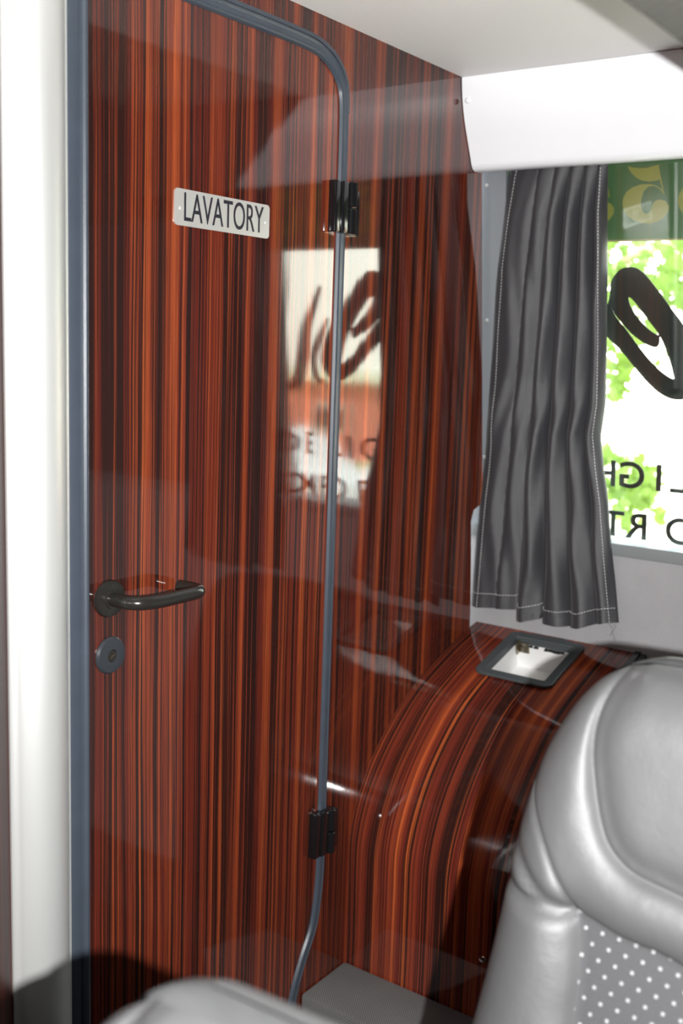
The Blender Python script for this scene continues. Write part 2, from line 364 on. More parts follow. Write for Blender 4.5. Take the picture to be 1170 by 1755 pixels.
# rear wall below, above and beside the glass
bm = bmesh.new()
def slab(bm, ylo, yhi, z0, z1, dx0=0.0, th=.05):
    vs = []
    for y in (ylo, yhi):
        for z in (z0, z1):
            for t in (0, th): vs.append(bm.verts.new((gx(z)+dx0+t, y, z)))
    f = [(0, 1, 3, 2), (4, 6, 7, 5), (0, 4, 5, 1), (2, 3, 7, 6), (0, 2, 6, 4), (1, 5, 7, 3)]
    for q in f: bm.faces.new([vs[i] for i in q])
WB = .915; YR = -.580
slab(bm, -2.2, .46, 1.66, 1.86); slab(bm, .03, .46, WB, 1.66); slab(bm, -2.2, YR, WB, 1.66)
o = link('wall_back', box_uv(mesh_of(bm, 30, False)), DARKWALL); tag(o, kind='structure')
bm = bmesh.new()
vs = []
box_bm((2.070, -2.2, Z0), (2.16, .46, WB-.018), 0, bm=bm)
o = link('wall_back_lower', box_uv(mesh_of(bm, 30, False)), WFAB); tag(o, kind='structure')
box_obj('trim_4', (2.062, -2.2, WB-.018), (2.18, .46, WB+.008), mat('grey_sill_rubber', (.20, .215, .22), .5), bev=.004, kind='structure')
# narrow grey pillar panel between bulkhead and curtain, with its screws
bm = bmesh.new(); slab(bm, -.044, .06, 1.2, 1.70, -.012, .010); slab(bm, -.032, .06, .70, 1.2, -.012, .010)
t3 = link('trim_3', mesh_of(bm, 30, False), PILLAR); tag(t3, kind='structure')
for px, py in [(834, 318), (834, 549), (830, 783), (810, 958)]:
    p = on(px, py, GP, GD-.012); bm = bmesh.new()
    add_lathe(bm, [(0, .0022), (.003, .0018), (.0042, 0), (.0042, -.002)], frame(p, (0, 1, 0), (0, 0, 1)) @ Matrix.Rotation(math.pi, 4, 'X'), 16)
    link('screw', mesh_of(bm), ALU, t3)

# aluminium post left of the door
pr = []
x0, x1 = .826, .923
for i in range(25):
    t = i/24; x = x0+.006+(x1-x0-.012)*t; pr.append((x, .006+.026*math.sin(math.pi*t)**.75))
prof = [(x0, -.005), (x0, .005)]+pr+[(x1, .005), (x1, -.005)]
bm = bmesh.new()
A = [bm.verts.new((x, -h, Z0)) for x, h in prof]; B = [bm.verts.new((x, -h, 1.812)) for x, h in prof]
for k in range(len(prof)): bm.faces.new((A[k], A[(k+1) % len(prof)], B[(k+1) % len(prof)], B[k]))
bm.faces.new(A); bm.faces.new(B)
o = link('trim_1', mesh_of(bm, 50), ALU); tag(o, kind='structure')
# rubber profile round the door
rp = [(-.011, -.001), (-.011, .003), (-.0085, .0072), (-.0055, .0085), (-.0035, .0070), (.0035, .0070), (.0055, .0085), (.0085, .0072), (.011, .003), (.011, -.001)]
g1 = sweep(gks, rp)
rl = [(-.0165, -.001), (-.0165, .004), (-.013, .0055), (-.001, .0055), (.0005, .0035), (.002, .0035), (.004, .0085), (.007, .0105), (.010, .0105), (.013, .0085), (.0165, .002), (.0165, -.001)]
g2 = sweep([(.9405, 1.812), (.9405, -.12)], [(-a, h) for a, h in rl][::-1])
top_out = [(p[0]+(.012 if p[0] > 1.4 and p[1] < 1.75 else .012*max(0, (p[0]-1.3)/.2)), p[1]+.014*min(1, max(0, (p[1]-1.60)/.12))) for p in gks if p[1] > 1.66]
g3 = sweep(top_out, [(-.003, -.001), (-.003, .0045), (.003, .0045), (.003, -.001)])
o = link('trim_2', join_meshes([g1, g2, g3]), RUBBER); tag(o, kind='structure'); smooth(o.data, 25)

# ------------------------------------------------------------------ the lavatory door
dme = flat([door_out], .022, bulk(.009))
door = link('door_1', dme, WOOD_DOOR); tag(door, kind='structure')
# sign plate
c = [onY(*p, -.003) for p in [(299, 320), (461, 353), (460, 411), (298, 383)]]
sx0 = (c[0][0]+c[3][0])/2; sx1 = (c[1][0]+c[2][0])/2; sz1 = (c[0][2]+c[1][2])/2; sz0 = (c[2][2]+c[3][2])/2
def rrect(x0, z0, x1, z1, r, n=6):
    out = []
    for cx, cz, a0 in ((x1-r, z1-r, 0), (x0+r, z1-r, 90), (x0+r, z0+r, 180), (x1-r, z0+r, 270)):
        for k in range(n+1): a = math.radians(a0+90*k/n); out.append((cx+r*math.cos(a), cz+r*math.sin(a)))
    return out
sign = link('sign_plate', flat([rrect(sx0, sz0, sx1, sz1, .006)], .002, bulk(-.0030)), PLATE, door); sign['label'] = 'silver LAVATORY sign plate'
scx = (sx0+sx1)/2+.002; scz = (sz0+sz1)/2
tm = text_mesh('LAVATORY', .056, .70, .0006, bulk(-.0043) @ Matrix.Translation((scx, scz-.001, 0)))
xs = [v.co.x for v in tm.vertices]; w = max(xs)-min(xs); tgt = (sx1-sx0)*.84
tm.transform(Matrix.Translation((scx, 0, 0)) @ Matrix.Diagonal((tgt/w, 1, 1, 1)) @ Matrix.Translation((-(max(xs)+min(xs))/2, 0, 0)))
tm.materials.clear(); link('lettering', tm, BLACKINK, sign)
for px in (sx0+.011, sx1-.009):
    bm = bmesh.new(); add_lathe(bm, [(0, .0022), (.002, .0018), (.003, 0)], bulk(-.0040) @ Matrix.Translation((px, scz-.002, 0)), 14)
    link('screw', mesh_of(bm), ALU, sign)
# hinges
def hinge(z, h):
    bm = bmesh.new()
    box_bm((1.470, -.017, z-h/2), (1.487, 0, z+h/2), .0025, bm=bm); box_bm((1.486, -.020, z-h/2), (1.508, 0, z+h/2), .003, bm=bm)
    ho = link('hinge', mesh_of(bm, 30), BLACKG, door)
    bm = bmesh.new()
    for a, b in ((-h/2, -.002), (.002, h/2)):
        add_lathe(bm, [(0, a), (.0095, a), (.0105, a+.001), (.0105, b-.001), (.0095, b), (0, b)], Matrix.Translation((1.515, -.016, z)), 28)
    link('barrel', mesh_of(bm, 40), BLACKG, ho)
    bm = box_bm((1.516, -.012, z-h/2-.001), (1.545, 0, z+h/2-.010), .002)
    link('leaf', mesh_of(bm, 30), BLACKG, ho)
hinge(onY(586, 358)[2], .083); hinge(onY(553, 1418)[2], .083)
# lever handle
hx, _, hz = onY(184, 1025)
hd = link('handle', mesh_of((lambda b: (add_lathe(b, [(0, .0095), (.017, .0095), (.0245, .008), (.0262, .004), (.0262, 0)], bulk(0) @ Matrix.Translation((hx, hz, 0)), 48), b)[1])(bmesh.new()), 35), HANDLE, door)
P = [(0, -.005), (0, -.030), (.0015, -.040), (.008, -.049), (.018, -.054), (.045, -.056), (.095, -.056), (.118, -.055), (.127, -.050), (.130, -.041), (.130, -.030), (.129, -.012)]
pts = catmull([(hx+a, b, hz-.003*min(1, a/.05)) for a, b in P], 5, False)
bm = bmesh.new(); add_tube(bm, pts, [.0098]*len(pts), 20); link('lever', mesh_of(bm, 50), HANDLE, hd)
bm = bmesh.new(); add_lathe(bm, [(0, .012), (.0125, .012), (.0135, .009)], bulk(0) @ Matrix.Translation((hx, hz, 0)), 32); link('collar', mesh_of(bm, 35), HANDLE, hd)
lx, _, lz = onY(186, 1122)
lk = link('lock', mesh_of((lambda b: (add_lathe(b, [(.0085, .0070), (.0090, .0085), (.017, .0085), (.0235, .0075), (.0262, .004), (.0262, 0)], bulk(0) @ Matrix.Translation((lx, lz, 0)), 48), b)[1])(bmesh.new()), 35), HANDLE2, door)
bm = bmesh.new(); add_lathe(bm, [(0, .0075), (.0080, .0075), (.0085, .006), (.0085, 0)], bulk(0) @ Matrix.Translation((lx, lz, 0)), 28)
cyl = link('cylinder', mesh_of(bm, 35), HANDLE, lk)
me = mesh_of(box_bm((-.0065, -.0013, 0), (.0065, .0013, .0022), .0004), 30); me.transform(bulk(-.0070) @ Matrix.Translation((lx, lz, 0)) @ Matrix.Rotation(.35, 4, 'Z')); link('slot', me, BRASS, lk)

# ------------------------------------------------------------------ rear window and what is stuck on it
def gpt(y, z, off=0.0): n = Vector(GP).normalized(); return Vector((gx(z), y, z))+n*off
GF = frame(gpt(0, 1.3), (0, 1, 0), Vector((-.113, 0, 1)))                 # local x = +Y, local y = up the glass, local z = outwards... 
if (GF.to_3x3() @ Vector((0, 0, 1))).x < 0: print('glass frame faces in')
def gl(px, py):                                                     # pixel -> local 2D on glass
    p = GF.inverted() @ Vector(onG(px, py)); return (p.x, p.y)
def glz(y, z): p = GF.inverted() @ gpt(y, z); return (p.x, p.y)
c0 = glz(0, WB); c1 = glz(0, 1.68)
win = link('window_1', mesh_of((lambda b: b)(box_bm((-.66, c0[1], 0), (.04, c1[1], .005), 0)), 30, False), GLASS); win.data.transform(GF); tag(win, kind='structure')
off = lambda d: GF @ Matrix.Translation((0, 0, d))
BAND = translucent('green_window_film', (.060, .120, .048), (.070, .135, .055), .03); GOLD = translucent('gold_window_film', (.26, .24, .05), (.30, .27, .07), .03)
BFILM = mat('black_window_film', (.010, .012, .011), .5)
zb = (gl(1100, 410)[1]+gl(1040, 412)[1])/2
bn = link('green_band', flat([[(-.66, zb), (.03, zb), (.03, c1[1]), (-.66, c1[1])]], .0012, off(.0090)), BAND, win); bn['label'] = 'green film band across the top of the glass'
link('band_edge', flat([[(-.66, zb-.0035), (.03, zb-.0035), (.03, zb), (-.66, zb)]], .0012, off(.0090)), translucent('tan_film_edge', (.30, .24, .14), (.34, .27, .16), .2), win)
zz = lambda a, b: gl(1000+a/6.753, 260+b/6.753)
flag = [(490, 165), (540, 180), (620, 190), (720, 184), (852, 148), (866, 240), (920, 500), (903, 470), (862, 322), (820, 335), (740, 345), (660, 335), (590, 300), (530, 240)]
bowl = [(918, 500), (880, 430), (820, 388), (740, 372), (640, 378), (550, 410), (480, 460), (440, 530), (428, 600), (445, 680), (490, 745), (560, 795), (650, 823), (740, 830), (830, 810), (910, 760), (960, 690), (967, 630), (930, 570), (870, 553), (810, 568), (780, 610), (765, 670), (730, 715), (690, 715), (655, 680), (642, 620), (648, 540), (680, 455), (730, 402), (790, 393), (850, 418)]
step = gl(1158, 330)[0]-gl(1063, 330)[0]
F = [zz(*p) for p in flag]; Bw = [zz(*p) for p in bowl]
dgs = []
for k in (-3, -2, -1, 0, 1, 2):
    sh = k*abs(step)
    dgs.append(flat([[(p[0]+sh, p[1]) for p in F]], .0008, off(.0078))); dgs.append(flat([[(p[0]+sh, p[1]) for p in Bw]], .0008, off(.0078)))
link('gold_digits', join_meshes(dgs), GOLD, bn)
z4 = lambda a, b: gl(780+a/3, 260+b/3)
out_e = [(770, 790), (785, 740), (790, 680), (808, 640), (840, 606), (880, 594), (925, 600), (970, 635), (1015, 690), (1065, 755), (1115, 825), (1160, 885), (1215, 970), (1262, 1060), (1280, 1150), (1260, 1215), (1215, 1262), (1170, 1277), (1110, 1276), (1050, 1250), (985, 1195), (920, 1120), (860, 1045), (815, 995), (780, 965), (735, 905), (700, 845), (715, 800), (745, 790)]
tear = [(882, 752), (905, 765), (940, 810), (985, 870), (1020, 915), (1038, 942), (1020, 938), (975, 905), (930, 855), (895, 800)]
cres = [(790, 800), (812, 838), (850, 885), (900, 940), (960, 985), (1005, 1006), (1030, 1006), (1042, 985), (1045, 955), (1070, 1010), (1095, 1080), (1113, 1150), (1115, 1170), (1085, 1158), (1030, 1115), (975, 1055), (920, 985), (870, 915), (820, 855)]
loops = [[z4(*p) for p in catmull(L, 5)] for L in (out_e, tear, cres)]
link('script_letter', flat(loops, .0010, off(.0085)), BFILM, win)['label'] = 'black script lettering film'
# further strokes of the script word beside it, hidden or seen only mirrored in the bulkhead
def stroke(P, w):
    P = [np.array(p) for p in catmull(P, 8, False)]; L = []; R_ = []
    for i, p in enumerate(P):
        t = P[min(i+1, len(P)-1)]-P[max(i-1, 0)]; t = t/np.linalg.norm(t); nn = np.array([-t[1], t[0]])*w*(.35+.65*math.sin(math.pi*(i+.5)/len(P)))
        L.append(p+nn); R_.append(p-nn)
    return L+R_[::-1]
def glm(px, py):                                                     # point on the glass met by way of the glossy bulkhead
    p = onG(px, py); q = GF.inverted() @ Vector((p[0], -p[1], p[2])); return (q.x, q.y)
sw = [stroke([glm(*p) for p in [(543, 490), (530, 525), (518, 560), (512, 610), (503, 655), (492, 668)]], .015),
      stroke([glm(*p) for p in [(556, 545), (541, 580), (530, 615), (536, 645), (550, 655)]], .011)]
link('script_strokes', join_meshes([flat([s_], .0010, off(.0085)) for s_ in sw]), BFILM, win)
r1 = gl(1105, 821)[1]; r2 = gl(1120, 910)[1]; hh = abs(gl(1127, 800)[1]-gl(1127, 845)[1])
# mirror each glyph: seen from inside, the words outside read backwards
def word(s, ys, z, h):
    ms = []
    for ch, y in zip(s, ys): ms.append(text_mesh(ch, h/.70, 1.05, .001, off(.0085) @ Matrix.Translation((y, z, 0)), bold=.014))
    return join_meshes(ms)
lw = word('DELIGHT', [-.560, -.500, gl(1156, 821)[0]-.008, gl(1126, 821)[0], gl(1079, 821)[0], gl(1032, 821)[0], gl(1032, 821)[0]+.055], r1, hh)
link('upper_lettering', lw, BFILM, win)
l2 = word('COMFORT', [-.610, -.555, -.500-.005, -.455, gl(1160, 910)[0]-.004, gl(1089, 910)[0], gl(1047, 910)[0]], r2, hh)
link('lower_lettering', l2, BFILM, win)

# ------------------------------------------------------------------ valance above the window
vp = catmull([(1.888, 1.811), (1.889, 1.800), (1.894, 1.772), (1.907, 1.732), (1.931, 1.681), (1.943, 1.656)], 5, False)
vp += [np.array(p) for p in [(1.948, 1.650), (1.955, 1.6465), (1.970, 1.6465), (1.980, 1.6475), (1.980, 1.651), (1.957, 1.651), (1.948, 1.660), (1.934, 1.692), (1.912, 1.742), (1.899, 1.790), (1.898, 1.811)]]
bm = bmesh.new(); N = 30; rings = []
for i in range(N+1):
    y = -.0015-2.15*(i/N)**1.3; wb = .0012*math.sin(y*17)
    rings.append([bm.verts.new((p[0]+wb, y, p[1])) for p in vp])
for A, B in zip(rings, rings[1:]):
    for k in range(len(vp)): bm.faces.new((A[k], A[(k+1) % len(vp)], B[(k+1) % len(vp)], B[k]))
bm.faces.new(rings[0]); bm.faces.new(rings[-1])
val = link('valance_panel', mesh_of(bm, 35), WHITE); tag(val, 'glossy white curved valance panel above the rear window curtain', 'valance')
p = onX(799, 172, 1.894); bm = bmesh.new(); add_lathe(bm, [(0, .0035), (.0035, .003), (.0055, .001), (.0058, -.002)], frame((1.8935, p[1]-.003, p[2]), (0, -1, 0), (.12, 0, 1)), 20)
cap = link('screw_cap', mesh_of(bm), WHITE, val)

# ------------------------------------------------------------------ curtain
CX = 1.985
CURT = mat('charcoal_satin_cloth', (.030, .030, .034), .36, sheen=.15, var=.10, vscale=14, bump=.35, bscale=900)
THREAD = mat('white_thread', (.75, .75, .74), .7)
Lp = [(292, 876), (303, 873), (460, 853), (693, 838), (760, 835), (847, 825), (1030, 810), (1048, 809)]
Rp = [(283, 1041), (560, 1040), (693, 1037), (747, 1029), (800, 1034), (863, 1043), (963, 1050), (1066, 1060)]
def interp(T, y): return float(np.interp(y, [a for a, b in T], [b for a, b in T]))
folds_top = [0, .30, .46, .61, .76, .90, 1.0]; folds_bot = [0, .17, .325, .50, .68, .86, 1.0]
def fold(u, v):
    f = [a*(1-v)+b*v for a, b in zip(folds_top, folds_bot)]
    amp = [.012, .010, .026, .026, .024, .018]
    for k in range(6):
        if u <= f[k+1] or k == 5:
            s = (u-f[k])/(f[k+1]-f[k]); s = min(max(s, 0), 1); break
    deep = (1, .30, 1, 1, 1, .8, 1)
    # steep on the left flank of each pleat, long slope to the right
    h = amp[k]*(math.sin(math.pi*s**.62))**.75
    lo = [0, .007, 0, 0, 0, .002, 0]
    base = lo[k]*(1-s)+lo[k+1]*s
    return h+base
def crinkle(u, v):
    return .0028*math.sin(17*u+6*math.sin(5*v+2*u))*(.4+.6*math.sin(3.1*v)**2)+.0016*math.sin(43*u+9*v+3*math.sin(11*v))+.0012*math.sin(29*v+21*u+2*math.sin(13*u))
def cpos(u, v, lift=0.0):
    yb = np.interp(u, [0, .02, .30, .325, .335, .36, .48, .50, .51, .60, .75, .80, .93, 1.0], [1035, 1038, 1044, 1042, 1060, 1063, 1059, 1056, 1066, 1071, 1074, 1071, 1065, 1067])
    yt = 280
    py = yt+(yb-yt)*v; pl = interp(Lp, min(py, 1048)); pr_ = interp(Rp, min(py, 1066)); px = pl+(pr_-pl)*u
    p = on(px, py, GP, GD-.017)
    if p[0] > 2.050: p = onX(px, py, 2.050)
    h = fold(u, v)+crinkle(u, v)*(.3+.7*v)
    ev = min(1, v*9)
    return Vector((p[0]-h*(.35+.65*ev)-lift, p[1], p[2]))
NU, NV = 220, 90
def curtain_mesh():
    bm = bmesh.new(); G = [[bm.verts.new(cpos(i/NU, j/NV)) for i in range(NU+1)] for j in range(NV+1)]
    for j in range(NV):
        for i in range(NU): bm.faces.new((G[j][i], G[j][i+1], G[j+1][i+1], G[j+1][i]))
    # thickness
    thicken(bm, lambda c: Vector((.0012, 0, 0)))
    return mesh_of(bm, 70)
def dashes(path, L=.0042, gap=.0022, r=.0005):
    bm = bmesh.new(); acc = 0; cur = [path[0]]; pos = 0
    P = [Vector(p) for p in path]; d = [0]
    for a, b in zip(P, P[1:]): d.append(d[-1]+(b-a).length)
    def at(t):
        k = np.searchsorted(d, t)-1; k = max(0, min(k, len(P)-2)); f = (t-d[k])/max(1e-9, d[k+1]-d[k]); return P[k].lerp(P[k+1], f)
    t = 0
    while t+L < d[-1]: add_tube(bm, [at(t), at(t+L/2), at(t+L)], r, 4); t += L+gap
    return mesh_of(bm)
cur = thing('window_curtain', 'charcoal pleated curtain with white stitching hanging beside the pillar', 'curtain', (CX, -.17, .75))
to_local(link('cloth', curtain_mesh(), CURT, cur), cur)
st = [dashes([cpos(np.interp(v, [0, 1], [.075, .055]), v, .0014) for v in np.linspace(.01, 1, 160)]),
      dashes([cpos(np.interp(v, [0, 1], [.945, .955]), v, .0014) for v in np.linspace(.01, 1, 160)]),
      dashes([cpos(u, .968, .0014) for u in np.linspace(.0, 1, 260)]), dashes([cpos(u, .010, .0014) for u in np.linspace(.05, .35, 60)])]
sto = to_local(link('stitching', join_meshes(st), THREAD, cur), cur)
GTH = mat('grey_thread', (.2, .2, .2), .7)
for pts in ([(1048, 1066), (1046, 1072), (1052, 1078), (1047, 1090)], [(1052, 1066), (1056, 1076), (1050, 1084), (1054, 1092), (1054, 1100)], [(1030, 290), (1034, 286), (1041, 284)]):
    bm = bmesh.new(); add_tube(bm, [onX(a, b, 2.030 if b > 900 else 1.985) for a, b in pts], .0003, 4)
    to_local(link('loose_thread', mesh_of(bm), GTH, cur), cur)
# second curtain at the other end of the glass (seen mirrored in the bulkhead)
c2 = thing('window_curtain', 'charcoal curtain at the far right end of the rear window', 'curtain', (CX, -.72, .75))
cc = COL.objects
for ch in list(cur.children):
    if ch.name.startswith('cloth'):
        k = ch.copy(); cc.link(k); k.parent = c2

# ------------------------------------------------------------------ side console
cpf = [(1.602, -.0), (1.602, .18), (1.600, .30), (1.602, .374), (1.623, .440), (1.665, .506), (1.725, .565), (1.790, .612), (1.868, .646), (1.954, .675), (2.030, .695), (2.069, .7055)]
prof = [np.array((1.602, Z0))]+[np.array(cpf[0]), np.array(cpf[1])]+catmull(cpf[2:], 8, False)
arc = [0]
for a, b in zip(prof, prof[1:]): arc.append(arc[-1]+float(np.linalg.norm(b-a)))
def pr_at(x):   # arc length on the top portion for a given x
    xs = [p[0] for p in prof]; i0 = int(np.argmin(xs)); return float(np.interp(x, xs[i0+2:], arc[i0+2:]))
def pr_pt(s): return np.array([np.interp(s, arc, [p[0] for p in prof]), np.interp(s, arc, [p[1] for p in prof])])
SA, SB = pr_at(1.893), pr_at(2.040); HY0, HY1 = -.112, -.252; YE = -.362
def con_n(s):
    t = pr_pt(min(s+.004, arc[-1]))-pr_pt(max(s-.004, 0)); t /= np.linalg.norm(t); return np.array([-t[1], t[0]])   # outward
ss = sorted(set([round(a, 5) for a in arc]+[round(SA, 5), round(SB, 5)]+[round(x, 5) for x in np.linspace(0, arc[-1], 60)]))
ys = sorted(set([-.0005, HY0, HY1, YE]+list(np.linspace(-.03, -.34, 12))), reverse=True)
bm = bmesh.new(); uvl = bm.loops.layers.uv.new('UVMap')
def cv(s, y, d=0.0): p = pr_pt(s)+con_n(s)*d; return (p[0], y, p[1])
G = {}; 
for i, s in enumerate(ss):
    for j, y in enumerate(ys): G[i, j] = bm.verts.new(cv(s, y))
for i in range(len(ss)-1):
    for j in range(len(ys)-1):
        sm_ = (ss[i]+ss[i+1])/2; ym = (ys[j]+ys[j+1])/2
        if round(SA, 5) < sm_ < round(SB, 5) and HY1 < ym < HY0: continue
        f = bm.faces.new((G[i, j], G[i, j+1], G[i+1, j+1], G[i+1, j]))
        for lp, (a, b) in zip(f.loops, ((i, j), (i, j+1), (i+1, j+1), (i+1, j))): lp[uvl].uv = (-ys[b], ss[a])
SOF = {}
for (i, j), v in G.items(): n_ = con_n(ss[i]); SOF[tuple(round(c, 6) for c in v.co)] = Vector((-n_[0]*.007, 0, -n_[1]*.007))
thicken(bm, lambda c: SOF[tuple(round(a, 6) for a in c)], uvl)
bmesh.ops.recalc_face_normals(bm, faces=bm.faces[:])
con = thing('side_console', 'curved zebrano console with an open grey-framed hatch on top', 'console', (1.8, -.18, Z0))
me = bpy.data.meshes.new('m'); bm.to_mesh(me); bm.free(); smooth(me, 40)
# orient so that the shell lies inside
to_local(link('curved_panel', me, WOOD_CON, con), con)
# end panel on the seat side
lo = [(p[0], p[1]) for p in prof]
endp = flat([lo+[(2.069, Z0)]], .012, bulk(YE-.018)); to_local(link('end_panel', endp, DARKGAP, con), con)
sl = sorted([a for a in arc if a > pr_at(1.80)])
strip_pts = [(pr_pt(s)+con_n(s)*.004) for s in sl]
to_local(link('edge_strip', flat([[tuple(p) for p in strip_pts]+[tuple(pr_pt(s)-con_n(s)*.03) for s in sl[::-1]]], .012, bulk(YE-.006)), BLACKG, con), con)
# hatch bezel following the slope
m0 = cv((SA+SB)/2, (HY0+HY1)/2); nn = con_n((SA+SB)/2); tt = np.array([nn[1], -nn[0]])
HF = frame(m0, (0, -1, 0), (tt[0], 0, tt[1]))
if (HF.to_3x3() @ Vector((0, 0, 1))).z < 0: HF = frame(m0, (0, 1, 0), (tt[0], 0, tt[1]))
hw = (HY0-HY1)/2; hl = (SB-SA)/2
fr = flat([rrect(-hw-.012, -hl-.012, hw+.012, hl+.012, .016), rrect(-hw+.004, -hl+.004, hw-.004, hl-.004, .005)[::-1]], .006, HF @ Matrix.Translation((0, 0, .002)), .0018)
bz = to_local(link('hatch_bezel', fr, FRAMEG, con), con); smooth(bz.data, 40)
# bezel skirt running down into the opening and a white bin under it
def ring_walls(w, l_, z0, z1, th, M_, bottom=False):
    bm = bmesh.new()
    box_bm((-w-th, -l_-th, z0), (-w, l_+th, z1), 0, bm=bm); box_bm((w, -l_-th, z0), (w+th, l_+th, z1), 0, bm=bm)
    box_bm((-w, -l_-th, z0), (w, -l_, z1), 0, bm=bm); box_bm((-w, l_, z0), (w, l_+th, z1), 0, bm=bm)
    if bottom: box_bm((-w-th, -l_-th, z0-th), (w+th, l_+th, z0), 0, bm=bm)
    me = mesh_of(bm, 30, False); me.transform(M_); return me
to_local(link('bezel_skirt', ring_walls(hw-.005, hl-.005, -.012, .001, .004, HF), FRAMEG, bz), con)
to_local(link('bin_liner', ring_walls(hw+.003, hl+.004, -.075, -.010, .003, HF, True), INNER, con), con)
bm = bmesh.new()
box_bm((-.010, hl-.004-.020, -.030), (-.007, hl-.007, -.002), .0008, bm=bm); box_bm((-.010, hl-.012, -.030), (.014, hl-.008, -.006), .0008, bm=bm)
sgn = 1 if (HF.to_3x3() @ Vector((1, 0, 0))).y > 0 else -1
me = mesh_of(bm, 30); me.transform(HF @ Matrix.Translation((sgn*(hw-.020), 0, 0)))
lt = to_local(link('latch_bracket', me, BRASS, con), con)
bm = bmesh.new(); add_lathe(bm, [(0, .003), (.003, .002), (.004, 0)], HF @ Matrix.Translation((sgn*(hw-.020)+.001, hl-.0125, -.018)) @ Matrix.Rotation(math.pi/2, 4, 'X'), 14)
to_local(link('screw', mesh_of(bm), BRASS, lt), con)
# torn black sealing foam along the far edge of the opening
bm = bmesh.new()
for a in np.linspace(-.8, .55, 9):
    w_ = random.uniform(.003, .007); x = -sgn*a*0+ a*hw
    if random.random() < .8: box_bm((x-w_, hl-.0075-random.uniform(.002, .006), -.016), (x+w_, hl-.005, -.012), .0005, bm=bm)
me = mesh_of(bm, 30); me.transform(HF); to_local(link('torn_seal', me, DARKGAP, con), con)
p = onX(826, 1645, 1.600); bm = bmesh.new(); add_lathe(bm, [(0, .002), (.002, .0018), (.0028, .003), (.0058, .0022), (.0068, 0)], frame((1.6015, p[1], p[2]), (0, -1, 0), (0, 0, 1)), 20)
to_local(link('screw', mesh_of(bm), CHROME, con), con)

# ------------------------------------------------------------------ covered step box at the foot of the console
bx = box_bm((1.462, -.62, Z0), (1.599, -.0015, .120), .006)
o = link('step_box', box_uv(mesh_of(bx, 35)), BFAB); tag(o, 'low dark grey fabric-covered box on the floor in front of the console', 'box')
o.data.transform(Matrix.Translation((-1.53, -.30, 0)).inverted() if False else Matrix.Identity(4))
bm = bmesh.new(); add_lathe(bm, [(0, .0012), (.0035, .0008), (.0045, 0)], Matrix.Translation((onX(580, 1702, 1.5)[0], 0, 0)), 12); bm.free()

# ------------------------------------------------------------------ seats
def seat_plane(p, x0): return on(p[0], p[1], (1, 0, -.22), x0-.22*.56)
def U(L): return [(800+a/2.678, 1100+b/2.678) for a, b in L]
SX = .95
def yz(L): return [(-q[1], q[2]) for q in (seat_plane(p, SX) for p in L)]         # local a = -y
sil = yz([(826, 1755), (843, 1710), (867, 1623), (890, 1529), (912, 1425), (927, 1369), (949, 1302), (964, 1264), (987, 1223), (1017, 1182), (1046, 1154), (1069, 1141), (1095, 1133), (1125, 1129), (1160, 1129)])
sA = yz([(951, 1297), (954, 1320), (968, 1350), (987, 1387), (1009, 1440), (1024, 1477), (1036, 1514)])
sB = yz([(1095, 1133), (1078, 1167), (1067, 1208), (1064, 1249), (1067, 1294), (1074, 1346), (1087, 1395), (1110, 1429), (1136, 1451), (1170, 1468)])
sC = yz([(1036, 1514), (1061, 1529), (1099, 1552), (1136, 1569), (1170, 1582)])
sD = yz([(1036, 1514), (1039, 1548), (1037, 1623), (1030, 1679), (1022, 1755)])
AC = .842                                     # centre line of the seat in -y
ZB = .42                                      # lower end of the backrest
def mir(L): return [(2*AC-a, z) for a, z in L[::-1]]
def sm(L, n=5): return [tuple(p) for p in catmull(L, n, False)]
sil_s = sm([(sil[0][0]-.010, ZB)]+sil); a_end = sil[-1]
top_mid = [(AC, a_end[1]+.003)]
silL = sm([(sil[0][0]-.012, ZB), (sil[0][0]-.004, .52)]+sil+top_mid)
sBf = sm(sB+[(AC, sB[-1][1]-.006)]); sCf = sm(sC+[(AC, sC[-1][1]-.006)]); sAf = sm(sA); sDf = sm(sD+[(sD[-1][0]-.006, .50), (sD[-1][0]-.008, ZB)])
outline = silL+mir(silL)[1:]
def dist(P, L):
    P = np.asarray(P)[:, None, :]; A = np.asarray(L)[None, :-1, :]; B = np.asarray(L)[None, 1:, :]
    d = B-A; t = np.clip(((P-A)*d).sum(-1)/np.maximum((d*d).sum(-1), 1e-12), 0, 1); return np.sqrt(((P-(A+d*t[..., None]))**2).sum(-1)).min(1)
def inside(P, poly):
    P = np.asarray(P); poly = np.asarray(poly); c = np.zeros(len(P), bool); j = len(poly)-1
    for i in range(len(poly)):
        yi, yj = poly[i][1], poly[j][1]
        if yi != yj: c ^= ((yi > P[:, 1]) != (yj > P[:, 1])) & (P[:, 0] < (poly[j][0]-poly[i][0])*(P[:, 1]-yi)/(yj-yi)+poly[i][0])
        j = i
    return c
seamsB = sBf+mir(sBf)[1:]; seamsC = sCf+mir(sCf)[1:]
seam_lists = [seamsB, seamsC, sAf, mir(sAf), sDf, mir(sDf)]
pad_poly = seamsB
ins_poly = [(sDf[k]) for k in range(len(sDf)-1, -1, -1)]+seamsC[1:-1]+mir(sDf)[::-1]
rimline = outline
